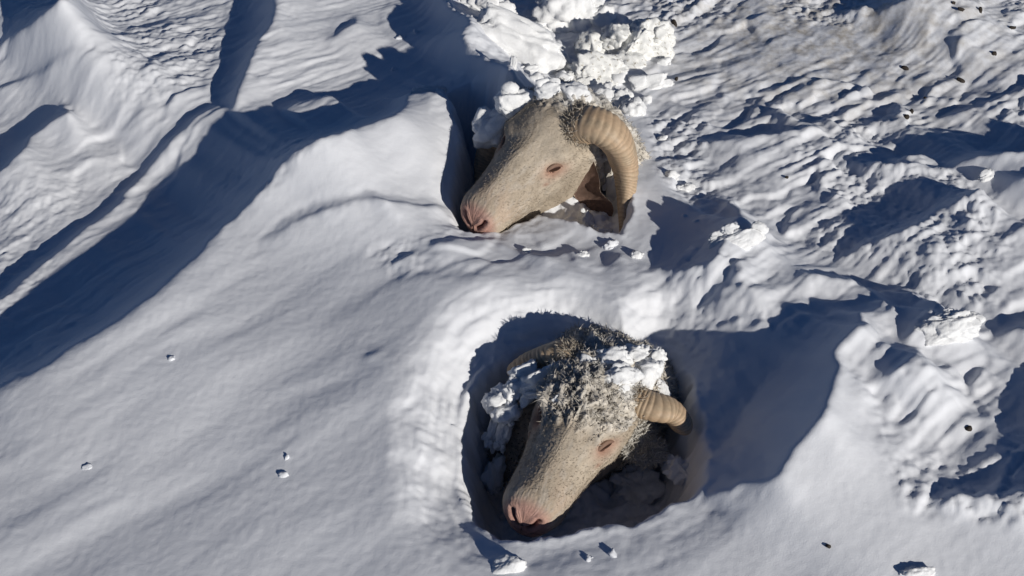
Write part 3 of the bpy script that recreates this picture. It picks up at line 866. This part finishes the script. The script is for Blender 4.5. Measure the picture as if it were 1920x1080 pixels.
def lump_mesh(name, axes, half, seed, box, rough, sub, cuts=3, bits=0):
    """irregular broken lump: a squarish ball, chipped by random planes and roughened, with smaller pieces frozen to it"""
    rng = np.random.default_rng(seed)
    VV, FF, off = [], [], 0
    for b_ in range(bits + 1):
        V, F = _ICO[sub if b_ == 0 else max(sub - 1, 2)]
        P = np.sign(V) * np.abs(V) ** box
        P /= np.max(np.abs(P), axis=0)
        for _ in range(cuts):
            d = rng.normal(size=3); d /= np.linalg.norm(d); lim = 0.55 + 0.35 * rng.random()
            ex = np.maximum(P @ d - lim, 0); P = P - 0.9 * ex[:, None] * d
        s = seed + 11 * b_
        k = 1 + rough * (n3(V, 1.3, s, 3) + 0.45 * n3(V, 5.0, s + 20, 3) + 0.2 * n3(V, 14.0, s + 40, 2))
        P = P * k[:, None]
        if b_:
            an = rng.random() * 2 * math.pi; rad = 0.55 + 0.45 * rng.random()
            P = P * (0.2 + 0.32 * rng.random()) * np.array([1, max(half[0], 1e-6) / half[1] * 0.9, 1.1]) ** 0.6 + np.array([math.cos(an) * rad, math.sin(an) * rad, 0.5 * (rng.random() - 0.6)])
        VV.append(P * np.array(half)); FF.append(F + off); off += len(V)
    return mesh_np(name, np.concatenate(VV) @ np.array(axes), np.concatenate(FF))

m_clump, nt, bs = new_mat('loose_snow')
tc = N(nt, 'ShaderNodeTexCoord')
nf = N(nt, 'ShaderNodeTexNoise', i_Scale=260.0, i_Detail=4.0); nt.links.new(tc.outputs['Object'], nf.inputs['Vector'])
bp = N(nt, 'ShaderNodeBump', i_Strength=0.45, i_Distance=0.002); nt.links.new(nf.outputs['Fac'], bp.inputs['Height']); nt.links.new(bp.outputs['Normal'], bs.inputs['Normal'])
mx = N(nt, 'ShaderNodeMix', data_type='RGBA'); mx.inputs['A'].default_value = (0.80, 0.81, 0.82, 1); mx.inputs['B'].default_value = (0.68, 0.68, 0.68, 1)
nt.links.new(nf.outputs['Fac'], mx.inputs['Factor']); nt.links.new(mx.outputs['Result'], bs.inputs['Base Color'])
bs.inputs['Roughness'].default_value = 0.6; bs.inputs['Specular IOR Level'].default_value = 0.3

m_speck, nt, bs = new_mat('speckled_snow')
tc = N(nt, 'ShaderNodeTexCoord')
nf = N(nt, 'ShaderNodeTexNoise', i_Scale=130.0, i_Detail=5.0, i_Roughness=0.65); nt.links.new(tc.outputs['Object'], nf.inputs['Vector'])
rp = N(nt, 'ShaderNodeMapRange'); rp.inputs['From Min'].default_value = 0.57; rp.inputs['From Max'].default_value = 0.68
nt.links.new(nf.outputs['Fac'], rp.inputs['Value'])
mx = N(nt, 'ShaderNodeMix', data_type='RGBA'); mx.inputs['A'].default_value = (0.77, 0.77, 0.75, 1); mx.inputs['B'].default_value = (0.30, 0.27, 0.21, 1)
nt.links.new(rp.outputs[0], mx.inputs['Factor']); nt.links.new(mx.outputs['Result'], bs.inputs['Base Color'])
bp = N(nt, 'ShaderNodeBump', i_Strength=0.6, i_Distance=0.003); nt.links.new(nf.outputs['Fac'], bp.inputs['Height']); nt.links.new(bp.outputs['Normal'], bs.inputs['Normal'])
bs.inputs['Roughness'].default_value = 0.7

m_soil, nt, bs = new_mat('dark_soil'); bs.inputs['Base Color'].default_value = (.030, .022, .016, 1); bs.inputs['Roughness'].default_value = 0.85

_sp, _cp = math.sin(PITCH), math.cos(PITCH)
_RT, _UP, _FW = np.array([1.0, 0, 0]), np.array([0, _sp, _cp]), np.array([0, _cp, -_sp])
_lumps = 0
def lump(name, px, py, w, h, rot, thick, label, cat, group, mat=None, box=0.85, rough=0.30, sub=4, lift=0.35, cuts=3, depth=None, bits=0):
    """a lump seen w x h pixels across, resting where its pixel meets the snow or the sheep"""
    global _lumps; _lumps += 1
    p = hit(px, py)
    if depth is not None:                     # held at the distance of a point of the sheep's head
        q = (depth[0] @ np.array([*depth[1], 1.0]))[:3]
        p = np.array([0, 0, CAM_H]) + ray(px, py) * (q[1] * _cp - (q[2] - CAM_H) * _sp)
    f = p[1] * _cp - (p[2] - CAM_H) * _sp
    hw, hh = 0.5 * w * f / FPX, 0.5 * h * f / FPX
    ht = thick * min(hw, hh) * 1.2
    a = R(rot)
    ax = [math.cos(a) * _RT + math.sin(a) * _UP, -math.sin(a) * _RT + math.cos(a) * _UP, _FW]
    c = p - ray(px, py) / np.linalg.norm(ray(px, py)) * ht * lift
    me = lump_mesh(name, ax, (hw, hh, ht), 100 + _lumps * 7, box, rough, sub, cuts, bits)
    o = obj(name, me, mat or m_clump, None, label, cat, group)
    o.location = c
    return o

G_A, G_B, G_H1, G_H2, G_F = 'snow blocks heaped behind the upper sheep', 'dark crumbs of soil on the snow', 'snow stuck to the upper sheep', 'snow stuck to the lower sheep', 'loose bits of snow lying on the drift'
# blocks behind the upper sheep
for a in [
 (958, 86, 185, 92, -22, .8, 'largest smooth white block behind the upper sheep, sloping down towards its forehead', None, .7),
 (915, 20, 110, 56, -20, .8, 'flat white block at the top edge, above the largest block', None, .7),
 (1068, 22, 128, 96, 20, .8, 'tall white block at the top edge with a dark crumb at its foot', None, .8),
 (1195, 88, 112, 104, 10, .8, 'round speckled block with two black crumbs on its face', m_speck, .9),
 (1112, 92, 78, 60, 0, .8, 'small speckled block beside the round speckled block', m_speck, .9),
 (1120, 138, 104, 62, -8, .8, 'greyish speckled block just behind the ringed horn', m_speck, .8),
 (1222, 158, 72, 30, 12, .7, 'thin flat slab lying below the round speckled block', None, .7),
 (1035, 118, 70, 52, -30, .8, 'knobbly block between the largest block and the woolly poll', m_speck, .9),
 (962, 122, 14, 36, -12, .7, 'upright white splinter in the dark gap behind the upper sheep', None, .8),
 (988, 134, 44, 16, 12, .7, 'small flat shard beside the upright splinter', None, .8),
 (806, 172, 62, 18, 4, .8, 'thin crust hanging over the dark gap left of the upper sheep', None, .9),
]:
    lump('snow_block', a[0], a[1], a[2], a[3], a[4], a[5], a[6], 'snow block', G_A, a[7], a[8], 0.42, 5 if a[2] > 90 else 4, 0.45, 6, None, 5 if a[2] > 60 else 2)
# on the upper head
for a in [
 (964, 192, 66, 56, 10, .8, 'rounded white snowball stuck on top of the upper sheep\'s head'),
 (928, 238, 78, 60, 50, .6, 'pale strip of snow below the snowball on the upper sheep\'s brow'),
 (1140, 182, 44, 52, -5, .7, 'bright white clump resting against the top of the ringed horn'),
 (1168, 190, 40, 50, 15, .7, 'grey clump wedged between two others behind the ringed horn'),
 (1188, 206, 46, 40, -10, .8, 'round clump farthest right on top of the ringed horn'),
 (1098, 414, 26, 42, 8, .8, 'small white clump under the ear of the upper sheep'),
 (1128, 434, 34, 26, -20, .8, 'dull clump between ear and horn tip of the upper sheep'),
 (1150, 340, 30, 90, -8, .6, 'bright snow packed inside the loop of the curled horn'),
 (1030, 168, 62, 34, 15, .7, 'frosty crust on the woolly poll of the upper sheep'),
 (1075, 176, 58, 40, -15, .7, 'frosty crust just above the base of the ringed horn'),
]:
    lump('snow_clump', *a[:6], a[6], 'snow clump', G_H1, None, .9, 0.40, 4, 0.25, 5, None, 4)
# on the lower head
for a in [
 (1022, 712, 104, 46, 32, .7, 'large tilted grey slab of snow lying over the far horn', (-.0, -.085, .10)),
 (1002, 738, 50, 16, 10, .8, 'bright rim of snow under the tilted slab on the far horn', (.01, -.075, .10)),
 (938, 748, 50, 46, 20, .8, 'roundish snow lump hanging at the far side of the lower sheep', (.03, -.105, .045)),
 (968, 726, 44, 42, 30, .8, 'lump between the tilted slab and the hanging roundish lump', (.02, -.09, .07)),
 (924, 806, 26, 82, -10, .8, 'thin outer icicle-like strip of snow left of the lower sheep', (.05, -.11, .0)),
 (946, 812, 28, 74, -14, .8, 'brighter inner strip of snow hanging left of the lower sheep', (.05, -.10, .01)),
 (924, 896, 34, 72, -12, .8, 'lowest grey strip of snow near the lower sheep\'s nose', (.07, -.11, -.05)),
 (1186, 914, 96, 70, -4, .8, 'bluish grey lump of snow in shade under the lower sheep\'s jaw'),
 (1052, 728, 34, 48, -20, .7, 'pointed clump beside the base of the far horn', (.02, -.05, .098)),
 (1046, 748, 22, 24, 0, .8, 'tiny bright clump on the lower sheep\'s forehead wool'),
 (1150, 672, 70, 40, 8, .7, 'frosty lump at the crown of the lower sheep'),
 (1188, 664, 56, 38, 20, .8, 'topmost frosty lump on the lower sheep\'s poll'),
 (1212, 694, 56, 56, -20, .7, 'frosty lump above the short blunt horn'),
 (1238, 728, 22, 44, 25, .7, 'small icy chip just right of the frosty lump above the horn'),
 (1160, 708, 66, 42, 0, .6, 'frosty crust in the middle of the lower sheep\'s poll wool'),
 (985, 700, 60, 40, 25, .7, 'icy slab at the outer end of the far horn', (.0, -.11, .085)),
 (950, 775, 50, 50, 10, .7, 'thick icy slab above the hanging strips left of the lower sheep', (.04, -.10, .05)),
 (1075, 700, 56, 36, 15, .7, 'icy slab at the root of the far horn', (.0, -.04, .11)),
 (1110, 690, 50, 34, -10, .6, 'icy crust between the far horn and the crown', (-.01, -.015, .112)),
 (1225, 668, 40, 34, 10, .7, 'ragged ice at the back of the lower sheep\'s crown'),
 (1272, 880, 60, 50, 20, .8, 'dark shaded lump against the neck under the short horn'),
]:
    lump('snow_clump', *a[:6], a[6], 'snow clump', G_H2, None, .85, 0.58, 4, 0.4, 6, (M2, a[7]) if len(a) > 7 else None, 5)
# loose pieces on the field
for a in [
 (1780, 614, 112, 62, 14, .55, 'flat white slab standing out at the right beside a blue shadow', 'snow_block', 5),
 (322, 676, 13, 14, 0, .8, 'tiny snow ball on the smooth drift, highest of the three left of the heads', 'snow_clump', 3),
 (163, 880, 22, 14, 15, .7, 'small snow bit at the far left of the smooth drift', 'snow_clump', 3),
 (532, 892, 19, 15, 10, .7, 'small snow bit on the smooth drift just below another crumb', 'snow_clump', 3),
 (538, 862, 10, 20, -10, .8, 'narrow snow crumb just above the small snow bit on the drift', 'snow_clump', 3),
 (1722, 1074, 56, 26, 0, .8, 'rough clod of snow at the bottom edge on the right', 'snow_clump', 4),
 (958, 1062, 70, 40, 10, .6, 'lit clod of snow at the bottom edge below the pink nose', 'snow_clump', 4),
 (1104, 1050, 20, 18, 0, .8, 'small clod in the shade on the near rim of the hollow', 'snow_clump', 3),
 (1150, 1044, 16, 26, 20, .8, 'narrow clod right of the small clod on the near rim', 'snow_clump', 3),
 (1284, 406, 10, 10, 0, .9, 'left one of two tiny white specks in the shade right of the horn', 'snow_clump', 2),
 (1306, 416, 12, 9, 0, .9, 'right one of two tiny white specks in the shade right of the horn', 'snow_clump', 2),
 (1385, 448, 96, 44, 18, .5, 'pale tilted slab beside the shaded dip right of the upper sheep', 'snow_block', 5),
 (1146, 466, 40, 30, 10, .8, 'bluish clod below the tip of the curled horn', 'snow_clump', 4),
 (780, 62, 16, 16, 0, .9, 'small lit crumb in the blue shadow at the top, upper one', 'snow_clump', 3),
 (752, 72, 22, 16, 20, .9, 'wider lit crumb in the blue shadow at the top, beside the small one', 'snow_clump', 3),
 (740, 132, 14, 12, 0, .9, 'lone lit crumb in the blue shadow left of the dark gap', 'snow_clump', 3),
 (1855, 330, 46, 16, 25, .7, 'curved bright crust at the right edge between two shadows', 'snow_clump', 4),
]:
    lump(a[7], *a[:6], a[6], 'snow block' if a[7] == 'snow_block' else 'snow clump', G_F, None if a[2] > 40 else m_snow, .85, 0.40, a[8], 0.25 if a[2] > 40 else -0.55, 4, None, 4 if a[2] > 18 else 0)
# rubble thrown out round the upper sheep
for a in [
 (1010, 52, 40, 26, 20, 'broken lump between the flat top block and the tall block'),
 (1148, 60, 34, 30, -10, 'broken lump in the shadow left of the round speckled block'),
 (1245, 118, 28, 18, 10, 'broken lump at the right foot of the round speckled block'),
 (1060, 150, 40, 26, -20, 'broken lump sunk in the wool behind the poll'),
 (1005, 150, 26, 20, 30, 'broken lump left of the woolly poll of the upper sheep'),
 (1160, 150, 44, 30, 10, 'broken lump above the clumps on the ringed horn'),
 (1210, 190, 24, 18, 0, 'broken lump right of the clumps on the ringed horn'),
 (1240, 262, 18, 14, 20, 'small broken lump on the slope right of the curled horn'),
 (1262, 330, 26, 18, -20, 'broken lump on the shaded slope beside the curled horn'),
 (1290, 352, 34, 20, 15, 'largest broken lump at the lip of the dip right of the horn'),
 (1195, 480, 26, 18, 0, 'broken lump at the near edge of the shaded dip'),
 (1090, 478, 22, 14, 10, 'broken lump on the scuffed snow below the upper sheep'),
 (985, 470, 18, 12, -10, 'flat broken lump on the scuffed snow below the pink muzzle'),
]:
    lump('snow_lump', *a[:5], .8, a[5], 'snow lump', 'broken lumps round the upper sheep', None, .85, 0.5, 3, 0.4, 5, None, 4)
# soil crumbs
for a in [
 (1072, 56, 26, 12, 10, 'black crumb lying between the tall block and the speckled blocks'),
 (1086, 49, 9, 10, 0, 'small black crumb touching the larger one between the blocks'),
 (1187, 100, 9, 14, -10, 'lower black crumb on the round speckled block'),
 (1194, 91, 8, 8, 0, 'upper black crumb on the round speckled block'),
 (1263, 46, 10, 16, 20, 'black crumb just right of the round speckled block'),
 (1698, 130, 15, 9, -25, 'dark crumb by a small blue shadow, upper right'),
 (1801, 151, 14, 9, -35, 'dark crumb below the flat streaks near the right edge'),
 (1709, 209, 9, 9, 0, 'upper of two black crumbs above the long blue shadow'),
 (1700, 220, 9, 10, -40, 'lower of two black crumbs above the long blue shadow'),
 (1735, 184, 8, 6, 0, 'tiny dark crumb above the pair of black crumbs'),
 (1838, 21, 8, 12, -10, 'dark crumb near the top right corner, upright'),
 (1801, 19, 14, 7, -25, 'flat dark crumb left of the upright one in the top right'),
 (1898, 53, 14, 8, 0, 'dark crumb at the right edge near the top'),
 (1864, 101, 9, 8, 0, 'black crumb beside a bright crust near the right edge'),
 (1788, 6, 8, 6, 0, 'tiny dark crumb on the top edge at the right'),
 (1816, 804, 12, 10, 0, 'dark crumb on the shaded slope at the right edge'),
 (1552, 1026, 10, 8, -30, 'lone dark speck on the smooth snow at the lower right'),
 (1475, 333, 7, 5, 0, 'lone dark speck on the slope right of the upper sheep'),
 (1268, 149, 7, 7, 0, 'tiny dark crumb right of the thin flat slab'),
]:
    lump('soil_crumb', *a[:5], .8, a[5], 'soil', G_B, m_soil, .9, 0.5, 2, 0.5, 2)
